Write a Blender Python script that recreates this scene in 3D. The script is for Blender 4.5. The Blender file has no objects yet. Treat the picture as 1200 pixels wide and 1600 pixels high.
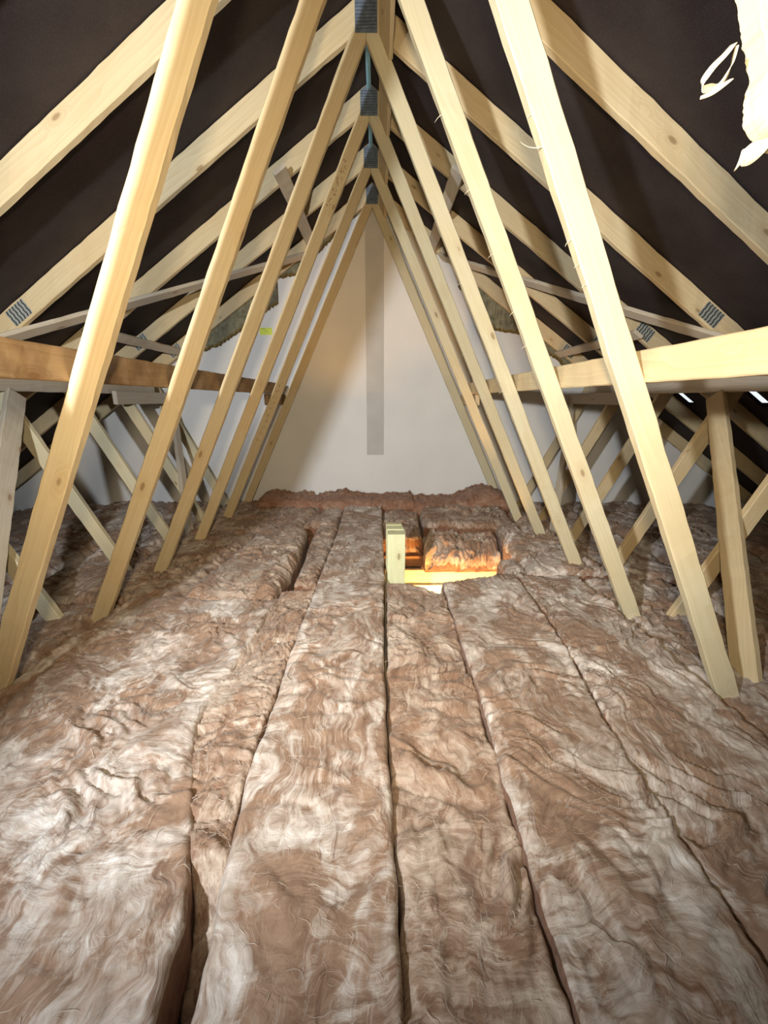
import bpy, math, random
import numpy as np
from mathutils import Vector, Matrix

C = bpy.context.scene.collection
SC = bpy.context.scene

# ------------------------------------------------------------------ camera
F_PX, PITCH, YAW, ROLL, CX = 669.2, 0.2555, 0.0116, 0.0011, 0.0565
cd = bpy.data.cameras.new('camera')
cam = bpy.data.objects.new('camera', cd)
C.objects.link(cam)
cd.sensor_fit = 'VERTICAL'
cd.sensor_height = 24.0
cd.lens = F_PX / 1600.0 * 24.0
cd.clip_start = 0.01
fw = Vector((math.sin(YAW) * math.cos(PITCH), math.cos(YAW) * math.cos(PITCH), -math.sin(PITCH)))
rt = Vector((math.cos(YAW), -math.sin(YAW), 0))
up = rt.cross(fw)
r2 = rt * math.cos(ROLL) + up * math.sin(ROLL)
u2 = -rt * math.sin(ROLL) + up * math.cos(ROLL)
m = Matrix((r2, u2, -fw)).transposed().to_4x4()
m.translation = Vector((CX, 0, 0))
cam.matrix_world = m
SC.camera = cam

# ------------------------------------------------------------------ world, lights, exposure
w = bpy.data.worlds.new('world')
SC.world = w
w.use_nodes = True
w.node_tree.nodes['Background'].inputs[0].default_value = (0.86, 0.92, 1.0, 1)      # daylight outside, seen only through two gaps in the felt
w.node_tree.nodes['Background'].inputs[1].default_value = 1.0
vs = SC.view_settings
vs.view_transform = 'Standard'
vs.look = 'None'
vs.gamma = 1
vs.use_curve_mapping = False
vs.exposure = 0.1


def torch(name, loc, aim, power, col, size, cone):
    l = bpy.data.lights.new(name, 'SPOT')
    l.energy = power
    l.color = col
    l.shadow_soft_size = size
    l.spot_size = math.radians(cone)
    l.spot_blend = 1.0
    o = bpy.data.objects.new(name, l)
    o.location = loc
    o.rotation_euler = (Vector(aim) - Vector(loc)).to_track_quat('-Z', 'Y').to_euler()
    C.objects.link(o)
    return o


torch('work_lamp', (-0.79, -0.42, 0.25), (0.30, 4.4, 0.0), 340, (0.92, 0.97, 1.0), 0.035, 122)     # lamp hung on the left, behind the viewer
torch('head_lamp', (0.02, -0.12, 0.16), (0.0, 4.4, -0.1), 172, (1.0, 0.81, 0.54), 0.05, 124)        # viewer's own lamp
hl = bpy.data.lights.new('landing_lamp', 'AREA')                            # lit room below the hatch
hl.energy = 72
hl.color = (1.0, 0.50, 0.11)
hl.size = 0.30
ho = bpy.data.objects.new('landing_lamp', hl)
ho.location = (0.55, 2.38, -1.80)
ho.rotation_euler = (2.22, 0, 0)
C.objects.link(ho)

# ------------------------------------------------------------------ geometry constants
SP = 0.6
Y1 = 1.2914
YK = lambda k: Y1 + SP * (k - 1)
MS = 0.7041            # rafter slope
RT, RL = 1.8188, 1.6885
WALL_Y = 4.42
FLOOR = -1.39

# ------------------------------------------------------------------ noise (numpy)
_rng = np.random.RandomState(7)
_perm = _rng.permutation(256)
_perm = np.concatenate([_perm, _perm, _perm])
_ga = _rng.rand(256) * 2 * np.pi
_gx, _gy = np.cos(_ga), np.sin(_ga)


def pn(x, y, seed=0):
    x = np.asarray(x, float) + seed * 17.31
    y = np.asarray(y, float) + seed * 9.77
    xi = np.floor(x).astype(int)
    yi = np.floor(y).astype(int)
    xf = x - xi
    yf = y - yi
    u = xf * xf * xf * (xf * (xf * 6 - 15) + 10)
    v = yf * yf * yf * (yf * (yf * 6 - 15) + 10)

    def g(ix, iy, fx, fy):
        h = _perm[_perm[ix & 255] + (iy & 255)]
        return _gx[h] * fx + _gy[h] * fy
    a = g(xi, yi, xf, yf)
    b = g(xi + 1, yi, xf - 1, yf)
    c = g(xi, yi + 1, xf, yf - 1)
    d = g(xi + 1, yi + 1, xf - 1, yf - 1)
    return (a + u * (b - a)) * (1 - v) + (c + u * (d - c)) * v


def fbm(x, y, oct=4, seed=0, gain=0.5):
    s = 0
    a = 1
    for i in range(oct):
        s = s + a * pn(x * 2 ** i, y * 2 ** i, seed + i * 3)
        a *= gain
    return s


def ridged(x, y, oct=3, seed=0):
    s = 0
    a = 1
    for i in range(oct):
        s = s + a * (1 - 2.2 * np.abs(pn(x * 2 ** i, y * 2 ** i, seed + i * 5)))
        a *= 0.5
    return s


# ------------------------------------------------------------------ node helpers
def newmat(name):
    mt = bpy.data.materials.new(name)
    mt.use_nodes = True
    nt = mt.node_tree
    return mt, nt, nt.nodes['Principled BSDF']


def nd(nt, typ, ins=None, **kw):
    n = nt.nodes.new(typ)
    for k, v in kw.items():
        setattr(n, k, v)
    for k, v in (ins or {}).items():
        s = n.inputs[k]
        if hasattr(v, 'links') or isinstance(v, bpy.types.NodeSocket):
            nt.links.new(v, s)
        else:
            s.default_value = v
    return n


def ramp(nt, fac, stops, interp='LINEAR'):
    r = nt.nodes.new('ShaderNodeValToRGB')
    nt.links.new(fac, r.inputs[0])
    r.color_ramp.interpolation = interp
    while len(r.color_ramp.elements) < len(stops):
        r.color_ramp.elements.new(0.5)
    for e, (p, c) in zip(r.color_ramp.elements, stops):
        e.position = p
        e.color = (c[0], c[1], c[2], 1) if isinstance(c, tuple) else (c, c, c, 1)
    return r.outputs[0]


def mix(nt, fac, a, b, mode='MIX'):
    n = nt.nodes.new('ShaderNodeMix')
    n.data_type = 'RGBA'
    n.blend_type = mode
    for s, v in ((n.inputs[0], fac), (n.inputs[6], a), (n.inputs[7], b)):
        if isinstance(v, bpy.types.NodeSocket):
            nt.links.new(v, s)
        elif isinstance(v, tuple):
            s.default_value = (v[0], v[1], v[2], 1)
        else:
            s.default_value = v
    return n.outputs[2]


def math_n(nt, op, a, b=0.0, c=0.0):
    n = nt.nodes.new('ShaderNodeMath')
    n.operation = op
    for s, v in zip(n.inputs, (a, b, c)):
        if isinstance(v, bpy.types.NodeSocket):
            nt.links.new(v, s)
        else:
            s.default_value = v
    return n.outputs[0]


def pine(name, light, dark, grey=0.0, mottle=None, knot=1.0, rough=0.62):
    """sawn softwood: the grain runs along the member's own X axis"""
    mt, nt, b = newmat(name)
    tc = nd(nt, 'ShaderNodeTexCoord')
    oi = nd(nt, 'ShaderNodeObjectInfo')
    off = nd(nt, 'ShaderNodeVectorMath', {0: (37.0, 19.0, 11.0)}, operation='SCALE')
    nt.links.new(oi.outputs['Random'], off.inputs['Scale'])
    co = nd(nt, 'ShaderNodeVectorMath', {0: tc.outputs['Object'], 1: off.outputs[0]}, operation='ADD').outputs[0]
    mp = nd(nt, 'ShaderNodeMapping', {'Vector': co, 'Scale': (0.9, 9.0, 9.0)}).outputs[0]
    # knots deflect the grain
    kv = nd(nt, 'ShaderNodeMapping', {'Vector': co, 'Scale': (4.2, 10.0, 10.0)}).outputs[0]
    vo = nd(nt, 'ShaderNodeTexVoronoi', {'Vector': kv, 'Scale': 1.0, 'Randomness': 1.0})
    kd = vo.outputs['Distance']
    sep = nd(nt, 'ShaderNodeSeparateXYZ', {0: vo.outputs['Color']})
    on = math_n(nt, 'GREATER_THAN', sep.outputs[0], 0.35)
    kn = math_n(nt, 'MULTIPLY', ramp(nt, kd, [(0.0, 1.0), (0.07, 0.9), (0.11, 0.0)]), on)
    halo = math_n(nt, 'MULTIPLY', ramp(nt, kd, [(0.0, 1.0), (0.3, 0.0)]), on)
    warp = nd(nt, 'ShaderNodeTexNoise', {'Vector': mp, 'Scale': 1.2, 'Detail': 2.0}).outputs['Fac']
    w2 = math_n(nt, 'MULTIPLY_ADD', halo, 0.5, warp)
    cmb = nd(nt, 'ShaderNodeCombineXYZ', {0: 0.0, 1: w2, 2: w2}).outputs[0]
    gco = nd(nt, 'ShaderNodeVectorMath', {0: mp, 1: cmb}, operation='ADD').outputs[0]
    wv = nd(nt, 'ShaderNodeTexWave', {'Vector': gco, 'Scale': 1.6, 'Distortion': 2.2, 'Detail': 2.0, 'Detail Scale': 0.6},
            wave_type='RINGS', rings_direction='X', wave_profile='SAW').outputs['Fac']
    fine = nd(nt, 'ShaderNodeTexNoise', {'Vector': nd(nt, 'ShaderNodeMapping', {'Vector': co, 'Scale': (3.0, 130.0, 130.0)}).outputs[0],
                                        'Scale': 1.0, 'Detail': 3.0}).outputs['Fac']
    blot = nd(nt, 'ShaderNodeTexNoise', {'Vector': co, 'Scale': 2.3, 'Detail': 3.0}).outputs['Fac']
    g = math_n(nt, 'MULTIPLY_ADD', wv, 0.42, math_n(nt, 'MULTIPLY', fine, 0.5))
    col = mix(nt, ramp(nt, g, [(0.15, 0.0), (0.85, 1.0)]), light, dark)
    col = mix(nt, ramp(nt, blot, [(0.42, 0.0), (0.72, 0.45)]), col, (dark[0] * 1.05, dark[1] * 0.92, dark[2] * 0.75))
    hsv = nd(nt, 'ShaderNodeHueSaturation', {'Color': col, 'Saturation': 1.0 - grey})
    nt.links.new(math_n(nt, 'MULTIPLY_ADD', oi.outputs['Random'], 0.16, 0.92), hsv.inputs['Value'])
    col = hsv.outputs[0]
    if mottle:
        sn = nd(nt, 'ShaderNodeTexNoise', {'Vector': co, 'Scale': 3.5, 'Detail': 6.0, 'Roughness': 0.65}).outputs['Fac']
        col = mix(nt, ramp(nt, sn, [(0.38, 0.0), (0.62, 0.85)]), col, mottle)
    col = mix(nt, math_n(nt, 'MULTIPLY', halo, 0.30 * knot), col, (dark[0] * 0.75, dark[1] * 0.58, dark[2] * 0.4))
    col = mix(nt, math_n(nt, 'MULTIPLY', kn, 0.62 * knot), col, (0.20, 0.105, 0.045))
    nt.links.new(col, b.inputs['Base Color'])
    b.inputs['Roughness'].default_value = rough
    b.inputs['Specular IOR Level'].default_value = 0.25
    bm = nd(nt, 'ShaderNodeBump', {'Height': math_n(nt, 'MULTIPLY_ADD', kn, -0.6, fine), 'Strength': 0.25, 'Distance': 0.002})
    nt.links.new(bm.outputs[0], b.inputs['Normal'])
    return mt


M = {}
M['pine'] = pine('pine', (0.70, 0.59, 0.385), (0.60, 0.475, 0.285))
M['pine_pale'] = pine('pine_pale', (0.65, 0.60, 0.43), (0.58, 0.51, 0.34))
M['pine_grey'] = pine('pine_weathered', (0.64, 0.57, 0.45), (0.52, 0.44, 0.33), grey=0.15)
M['pine_mottled'] = pine('pine_dark_mottled', (0.40, 0.28, 0.16), (0.29, 0.19, 0.105), mottle=(0.14, 0.075, 0.035))  # darker brown pine with noise blotches, for the left binder
M['pine_green'] = pine('pine_treated', (0.72, 0.74, 0.50), (0.60, 0.62, 0.38))
M['pine_old'] = pine('pine_old', (0.40, 0.20, 0.10), (0.28, 0.13, 0.06))


def mat_plain(name, col, rough=0.8, metal=0.0, bump=None, var=0.0, scale=20):
    mt, nt, b = newmat(name)
    tc = nd(nt, 'ShaderNodeTexCoord').outputs['Object']
    n = nd(nt, 'ShaderNodeTexNoise', {'Vector': tc, 'Scale': scale, 'Detail': 5.0}).outputs['Fac']
    c = mix(nt, ramp(nt, n, [(0.3, 0.0), (0.7, 1.0)]), tuple(v * (1 - var) for v in col), tuple(min(1, v * (1 + var)) for v in col))
    nt.links.new(c, b.inputs['Base Color'])
    b.inputs['Roughness'].default_value = rough
    b.inputs['Metallic'].default_value = metal
    b.inputs['Specular IOR Level'].default_value = 0.25
    if bump:
        bm = nd(nt, 'ShaderNodeBump', {'Height': n, 'Strength': bump, 'Distance': 0.004})
        nt.links.new(bm.outputs[0], b.inputs['Normal'])
    return mt


M['steel'] = mat_plain('galvanised_steel', (0.55, 0.57, 0.54), 0.5, 0.55, var=0.2, scale=60)
M['steel_dark'] = mat_plain('galvanised_steel_dull', (0.22, 0.27, 0.34), 0.55, 0.5, var=0.3, scale=40)
M['slot'] = mat_plain('punched_slot', (0.035, 0.045, 0.05), 0.9)
M['rib'] = mat_plain('plate_rib', (0.12, 0.15, 0.20), 0.6, 0.4)
M['ink'] = mat_plain('stamp_ink', (0.27, 0.18, 0.10), 0.9)
M['strip'] = mat_plain('ridge_strip', (0.28, 0.55, 0.72), 0.6, var=0.1)
M['white'] = mat_plain('white_paint', (0.80, 0.80, 0.76), 0.6, var=0.03)
M['patch'] = mat_plain('white_patch', (0.90, 0.92, 0.95), 0.7, var=0.03)
M['label'] = mat_plain('label_yellow', (0.72, 0.83, 0.13), 0.7, var=0.05)
M['board'] = mat_plain('plasterboard', (0.78, 0.78, 0.78), 0.9, var=0.035, scale=3.0, bump=0.05)
M['board_strip'] = mat_plain('plasterboard_strip', (0.56, 0.555, 0.54), 0.9, var=0.07, scale=4.0)
M['splint'] = mat_plain('splinter_wood', (0.85, 0.76, 0.58), 0.8, var=0.1)
M['ceil'] = mat_plain('ceiling_board', (0.6, 0.55, 0.5), 0.9)


def mat_felt():
    mt, nt, b = newmat('roofing_felt')
    tc = nd(nt, 'ShaderNodeTexCoord').outputs['Object']
    a = nd(nt, 'ShaderNodeTexNoise', {'Vector': tc, 'Scale': 2.2, 'Detail': 6.0, 'Roughness': 0.6}).outputs['Fac']
    f = nd(nt, 'ShaderNodeTexNoise', {'Vector': tc, 'Scale': 260.0, 'Detail': 2.0}).outputs['Fac']
    c = mix(nt, ramp(nt, a, [(0.35, 0.0), (0.68, 1.0)]), (0.026, 0.018, 0.019), (0.048, 0.038, 0.037))
    c = mix(nt, ramp(nt, f, [(0.45, 0.0), (0.75, 0.35)]), c, (0.09, 0.075, 0.075))
    nt.links.new(c, b.inputs['Base Color'])
    b.inputs['Roughness'].default_value = 0.75
    b.inputs['Specular IOR Level'].default_value = 0.2
    bm = nd(nt, 'ShaderNodeBump', {'Height': f, 'Strength': 0.4, 'Distance': 0.001})
    nt.links.new(bm.outputs[0], b.inputs['Normal'])
    return mt


M['felt'] = mat_felt()


def mat_wool(name, dark, mid, light, veil=0.5, red=0.0, fs=1.0):
    """glass-wool blanket: brown wool under torn pale veils of fibre"""
    mt, nt, b = newmat(name)
    tc = nd(nt, 'ShaderNodeTexCoord').outputs['Object']
    n0 = nd(nt, 'ShaderNodeTexNoise', {'Vector': tc, 'Scale': 3.2, 'Detail': 3.0}).outputs['Color']
    sub = nd(nt, 'ShaderNodeVectorMath', {0: n0, 1: (0.5, 0.5, 0.5)}, operation='SUBTRACT').outputs[0]
    sc = nd(nt, 'ShaderNodeVectorMath', {0: sub, 'Scale': 0.32}, operation='SCALE').outputs[0]
    co = nd(nt, 'ShaderNodeVectorMath', {0: tc, 1: sc}, operation='ADD').outputs[0]
    big = nd(nt, 'ShaderNodeTexNoise', {'Vector': nd(nt, 'ShaderNodeMapping', {'Vector': co, 'Scale': (6.5, 3.2, 5.0)}).outputs[0],
                                       'Scale': 1.0, 'Detail': 5.0, 'Roughness': 0.62, 'Distortion': 0.6}).outputs['Fac']
    f1 = nd(nt, 'ShaderNodeTexNoise', {'Vector': nd(nt, 'ShaderNodeMapping', {'Vector': co, 'Scale': (60.0 * fs, 7.0, 30.0), 'Rotation': (0, 0, 0.5)}).outputs[0],
                                      'Scale': 1.0, 'Detail': 6.0, 'Roughness': 0.68, 'Distortion': 0.45}).outputs['Fac']
    f2 = nd(nt, 'ShaderNodeTexNoise', {'Vector': nd(nt, 'ShaderNodeMapping', {'Vector': co, 'Scale': (8.0, 55.0 * fs, 30.0), 'Rotation': (0, 0, 0.35)}).outputs[0],
                                      'Scale': 1.0, 'Detail': 6.0, 'Roughness': 0.68, 'Distortion': 0.45}).outputs['Fac']
    sel = nd(nt, 'ShaderNodeTexNoise', {'Vector': co, 'Scale': 2.4, 'Detail': 2.0}).outputs['Fac']
    fib = mix(nt, ramp(nt, sel, [(0.42, 0.0), (0.58, 1.0)]), f1, f2)
    fb = nd(nt, 'ShaderNodeRGBToBW', {0: fib}).outputs[0]
    base = mix(nt, ramp(nt, fb, [(0.30, 0.0), (0.70, 1.0)]), dark, mid)
    t = math_n(nt, 'ADD', math_n(nt, 'MULTIPLY', big, 1.0), math_n(nt, 'MULTIPLY', fb, 0.35))
    v = ramp(nt, t, [(0.62, 0.0), (0.72, veil * 0.55), (0.82, veil)])
    lt = mix(nt, ramp(nt, fb, [(0.32, 0.0), (0.62, 1.0)]), tuple(0.60 * c + 0.40 * a for a, c in zip(light, mid)), light)
    col = mix(nt, v, base, lt)
    med = nd(nt, 'ShaderNodeTexNoise', {'Vector': co, 'Scale': 9.0, 'Detail': 5.0, 'Roughness': 0.6}).outputs['Fac']
    col = mix(nt, ramp(nt, med, [(0.45, 0.0), (0.72, 0.6)]), col, tuple(0.55 * a + 0.45 * c for a, c in zip(dark, mid)))
    # bright filaments and dark crevices drawn out along the swirl
    fl = nd(nt, 'ShaderNodeTexNoise', {'Vector': nd(nt, 'ShaderNodeMapping', {'Vector': co, 'Scale': (26.0, 5.0, 14.0), 'Rotation': (0, 0, -0.3)}).outputs[0],
                                      'Scale': 1.0, 'Detail': 3.0, 'Roughness': 0.55, 'Distortion': 0.7}).outputs['Fac']
    fa = math_n(nt, 'ABSOLUTE', math_n(nt, 'SUBTRACT', fl, 0.5))
    fil = ramp(nt, fa, [(0.0, 1.0), (0.022, 0.0)])
    gate = ramp(nt, med, [(0.36, 1.0), (0.54, 0.0)])
    col = mix(nt, math_n(nt, 'MULTIPLY', math_n(nt, 'MULTIPLY', fil, gate), 0.40), col, light)
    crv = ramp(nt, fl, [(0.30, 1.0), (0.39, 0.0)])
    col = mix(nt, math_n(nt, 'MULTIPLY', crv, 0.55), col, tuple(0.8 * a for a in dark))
    nt.links.new(col, b.inputs['Base Color'])
    b.inputs['Roughness'].default_value = 0.95
    b.inputs['Specular IOR Level'].default_value = 0.1
    b.inputs['Sheen Weight'].default_value = 0.12
    b.inputs['Sheen Roughness'].default_value = 0.5
    h = math_n(nt, 'MULTIPLY_ADD', fb, 0.9, math_n(nt, 'MULTIPLY', med, 0.8))
    h = math_n(nt, 'MULTIPLY_ADD', fil, 0.06, h)
    h = math_n(nt, 'MULTIPLY_ADD', crv, -0.35, h)
    bm = nd(nt, 'ShaderNodeBump', {'Height': h, 'Strength': 0.5, 'Distance': 0.012})
    nt.links.new(bm.outputs[0], b.inputs['Normal'])
    return mt


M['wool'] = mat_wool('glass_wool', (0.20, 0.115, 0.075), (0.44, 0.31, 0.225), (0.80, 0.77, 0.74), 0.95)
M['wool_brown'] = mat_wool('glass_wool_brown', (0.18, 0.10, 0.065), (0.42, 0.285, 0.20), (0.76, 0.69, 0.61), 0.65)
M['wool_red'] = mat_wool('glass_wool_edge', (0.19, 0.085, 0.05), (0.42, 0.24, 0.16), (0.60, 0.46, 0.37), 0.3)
M['wool_side_shade'] = mat_wool('glass_wool_cut_side_shade', (0.13, 0.055, 0.032), (0.28, 0.15, 0.095), (0.42, 0.28, 0.20), 0.25)  # browner cut sides, colour darkened further to stand for shade between blankets
M['wool_fibre'] = mat_plain('loose_fibre', (0.74, 0.64, 0.56), 0.9, var=0.15)
M['rock_wool'] = mat_plain('mineral_wool', (0.20, 0.19, 0.13), 1.0, var=0.35, scale=25, bump=0.8)
M['rock_edge'] = mat_plain('mineral_wool_torn', (0.17, 0.12, 0.04), 1.0, var=0.4, scale=60, bump=0.8)


# ------------------------------------------------------------------ object helpers
def tag(o, label=None, cat=None, group=None, kind=None):
    if label:
        o['label'] = label
    if cat:
        o['category'] = cat
    if group:
        o['group'] = group
    if kind:
        o['kind'] = kind
    return o


def link(name, me, parent=None, mw=None):
    o = bpy.data.objects.new(name, me)
    C.objects.link(o)
    if parent:
        o.parent = parent
    if mw is not None:
        o.matrix_basis = mw
    return o


def mesh(name, verts, faces, mats, smooth=False, fm=None):
    me = bpy.data.meshes.new(name)
    me.from_pydata([tuple(v) for v in verts], [], faces)
    for mt in (mats if isinstance(mats, (list, tuple)) else [mats]):
        me.materials.append(mt)
    if fm:
        for p, i in zip(me.polygons, fm):
            p.material_index = i
    if smooth:
        for p in me.polygons:
            p.use_smooth = True
    me.validate()
    me.update()
    return me


def empty(name, loc=(0, 0, 0)):
    o = bpy.data.objects.new(name, None)
    o.empty_display_size = 0.1
    o.location = loc
    C.objects.link(o)
    return o


def beam_mesh(name, stations, mat, step=0.05, jit=0.0007, bev=0.0025, seed=0, wane=0.0):
    """a sawn member. stations: list of (a, b, c, d) 3-D corner loops (a,b,c,d round the section).
    Returns (mesh, matrix) with the mesh in the member's own frame, X along the grain."""
    st = [[Vector(p) for p in s] for s in stations]
    c0 = sum(st[0], Vector()) / 4
    c1 = sum(st[-1], Vector()) / 4
    ax = (c1 - c0).normalized()
    ay = (st[-1][1] - st[-1][0])
    ay = (ay - ax * ay.dot(ax)).normalized()
    az = ax.cross(ay)
    R = Matrix((ax, ay, az)).transposed().to_4x4()
    R.translation = c0
    Ri = R.inverted()
    rnd = random.Random(seed)
    loops = []
    for s0, s1 in zip(st[:-1], st[1:]):
        L = (sum(s1, Vector()) - sum(s0, Vector())).length / 4
        n = max(1, int(L / step))
        for i in range(n):
            loops.append([p.lerp(q, i / n) for p, q in zip(s0, s1)])
    loops.append(st[-1])
    V, Fc = [], []
    for li, lp in enumerate(loops):
        lp = [Ri @ p for p in lp]
        k = 4
        for i in range(k):
            p, a, b = lp[i], lp[i - 1], lp[(i + 1) % k]
            da, db = (a - p).normalized(), (b - p).normalized()
            e = bev * (1 + rnd.random() * 0.8) + (wane * max(0, pn(li * 0.37, seed)) if i == 0 else 0)
            j = Vector((0, rnd.gauss(0, jit), rnd.gauss(0, jit)))
            V.append(p + da * e + j)
            V.append(p + db * e + j)
    n = 8
    for i in range(len(loops) - 1):
        for j in range(n):
            a, b = i * n + j, i * n + (j + 1) % n
            Fc.append((a, b, b + n, a + n))
    Fc.append(tuple(range(n - 1, -1, -1)))
    Fc.append(tuple(range((len(loops) - 1) * n, len(loops) * n)))
    return mesh(name, V, Fc, mat), R


def member(name, pairs, y0, th, mat, parent=None, **kw):
    """a member lying in a truss plane: pairs = [(outer(x,z), inner(x,z)), ...], thickness th back from y0"""
    st = [((o[0], y0, o[1]), (i[0], y0, i[1]), (i[0], y0 + th, i[1]), (o[0], y0 + th, o[1])) for o, i in pairs]
    me, R = beam_mesh(name, st, mat, **kw)
    return link(name, me, parent, R)


def board(name, p0, p1, wdir, wid, tdir, th, mat, parent=None, **kw):
    """a straight board from p0 to p1; wdir = width direction, tdir = thickness direction (away from p)"""
    p0, p1 = Vector(p0), Vector(p1)
    ax = (p1 - p0).normalized()
    t = Vector(tdir)
    t = (t - ax * t.dot(ax)).normalized()
    wd = ax.cross(t)
    if wd.dot(Vector(wdir)) < 0:
        wd = -wd
    st = []
    for p in (p0, p1):
        st.append((p - wd * wid / 2, p + wd * wid / 2, p + wd * wid / 2 + t * th, p - wd * wid / 2 + t * th))
    me, R = beam_mesh(name, st, mat, **kw)
    return link(name, me, parent, R)


def plate_mesh(name, L, W, rows, cols, slots=True):
    """toothed nail plate with zig-zag rows of punched slots, local XZ plane, front at -Y"""
    V, Fc, fm = [], [], []

    def box(x0, x1, z0, z1, y0, y1, mi, rot=0.0):
        c = ((x0 + x1) / 2, (z0 + z1) / 2)
        b = len(V)
        for y in (y0, y1):
            for x, z in ((x0, z0), (x1, z0), (x1, z1), (x0, z1)):
                dx, dz = x - c[0], z - c[1]
                V.append((c[0] + dx * math.cos(rot) - dz * math.sin(rot), y, c[1] + dx * math.sin(rot) + dz * math.cos(rot)))
        for f in ((0, 1, 2, 3), (7, 6, 5, 4), (0, 4, 5, 1), (1, 5, 6, 2), (2, 6, 7, 3), (3, 7, 4, 0)):
            Fc.append(tuple(b + i for i in f))
            fm.append(mi)
    box(-L / 2, L / 2, -W / 2, W / 2, -0.0012, 0.0003, 0)
    for i in range(cols):
        for j in range(rows):
            x = -L / 2 + (i + 0.5) * L / cols
            z = -W / 2 + (j + 0.5) * W / rows
            box(x - L / cols * 0.17, x + L / cols * 0.17, z - W / rows * 0.52, z + W / rows * 0.52, -0.0020, -0.0011, 1, 0.22 if j % 2 else -0.22)
    return mesh(name, V, Fc, [M['steel'], M['slot']], fm=fm)


def splinter_mesh(name, L, r, curl, seed=0, flat=1.0):
    """a thin curled sliver of wood, root at the origin, growing along -X and down"""
    rnd = random.Random(seed)
    V, Fc = [], []
    n = 14
    p = Vector((0, 0, 0))
    a = 0.25
    for i in range(n + 1):
        t = i / n
        rr = r * (1 - t) ** 0.7 + 0.0002
        d = Vector((-math.cos(a), 0.25 * math.sin(2.3 * t + seed), -math.sin(a)))
        nrm = Vector((math.sin(a), 0, -math.cos(a)))
        s = Vector((0, 1, 0))
        for q in (nrm * rr, s * rr * flat, -nrm * rr, -s * rr * flat):
            V.append(p + q)
        p = p + d * (L / n)
        a += curl / n * (0.8 + 0.4 * rnd.random())
    for i in range(n):
        for j in range(4):
            a0, b0 = i * 4 + j, i * 4 + (j + 1) % 4
            Fc.append((a0, b0, b0 + 4, a0 + 4))
    Fc.append((3, 2, 1, 0))
    Fc.append(tuple(n * 4 + i for i in range(4)))
    return mesh(name, V, Fc, M['splint'], smooth=True)


# ------------------------------------------------------------------ the shell
def box_mesh(name, lo, hi, mat):
    x0, y0, z0 = lo
    x1, y1, z1 = hi
    V = [(x0, y0, z0), (x1, y0, z0), (x1, y1, z0), (x0, y1, z0), (x0, y0, z1), (x1, y0, z1), (x1, y1, z1), (x0, y1, z1)]
    Fc = [(3, 2, 1, 0), (4, 5, 6, 7), (0, 1, 5, 4), (1, 2, 6, 5), (2, 3, 7, 6), (3, 0, 4, 7)]
    return mesh(name, V, Fc, mat)


EAVE = 4.565
YB = -2.2
# roof: felt between and over the rafters, gently sagging between them
xs = np.concatenate([-np.linspace(EAVE, 0, 46), np.linspace(0, EAVE, 46)[1:]])
ys = np.arange(YB, WALL_Y + 0.21, 0.05)
V, Fc = [], []
for zoff in (0.0, 0.02):
    for y in ys:
        ph = math.pi * ((y - 0.0175 - Y1) / SP)
        for x in xs:
            sag = 0.010 * math.sin(ph) ** 2 + 0.006 * float(pn(x * 3, y * 4, 3)) * abs(math.sin(ph))
            V.append((x, y, RT + 0.004 - MS * abs(x) - max(0, sag) * (1 if zoff == 0 else 0) * 0.9 + zoff))
nx, ny = len(xs), len(ys)
for s in (0, 1):
    for j in range(ny - 1):
        for i in range(nx - 1):
            if any(abs((xs[i] + xs[i + 1]) / 2 - hx) < 0.08 and abs((ys[j] + ys[j + 1]) / 2 - hy) < 0.05 for hx, hy in ((2.54, 3.62), (2.54, 2.88))):
                continue        # two small gaps where daylight shows
            a = s * nx * ny + j * nx + i
            q = (a, a + 1, a + nx + 1, a + nx)
            Fc.append(q if s else q[::-1])
roof = link('ceiling', mesh('ceiling', V, Fc, M['felt'], smooth=True))
tag(roof, 'dark brown roofing felt of both roof slopes behind the rafters', 'roof', kind='structure')

# floor: the ceiling boards below, with the hatch opening
HX0, HX1, HY0, HY1 = 0.20, 0.92, 2.54, 3.085
V, Fc = [], []
gx = [-EAVE, HX0, HX1, EAVE]
gy = [YB, HY0, HY1, WALL_Y + 0.2]
for z in (FLOOR, FLOOR - 0.02):
    for y in gy:
        for x in gx:
            V.append((x, y, z))
for s in (0, 1):
    for j in range(3):
        for i in range(3):
            if i == 1 and j == 1:
                continue
            a = s * 16 + j * 4 + i
            q = (a, a + 1, a + 5, a + 4)
            Fc.append(q if s == 0 else q[::-1])
fl = link('floor', mesh('floor', V, Fc, M['ceil']))
tag(fl, 'ceiling boards under the insulation, open at the hatch', 'floor', kind='structure')

# gable walls
zb = FLOOR


def gable(name, y0, y1, mat):
    zt = lambda x: RT - MS * abs(x) - 0.002
    V = []
    prof = [(-EAVE, zb), (EAVE, zb), (EAVE, zt(EAVE) + 0.01), (0, zt(0)), (-EAVE, zt(EAVE) + 0.01)]
    for y in (y0, y1):
        V += [(x, y, z) for x, z in prof]
    Fc = [(0, 1, 2, 3, 4), (9, 8, 7, 6, 5)] + [(i, i + 5, (i + 1) % 5 + 5, (i + 1) % 5) for i in range(5)]
    return link(name, mesh(name, V, Fc, mat))


gw = gable('wall_back', WALL_Y, WALL_Y + 0.1, M['board'])
tag(gw, 'white plasterboard gable wall at the far end', 'wall', kind='structure')
gf = gable('wall_front', YB, YB + 0.1, M['board'])
tag(gf, 'gable wall behind the viewer', 'wall', kind='structure')
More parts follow.
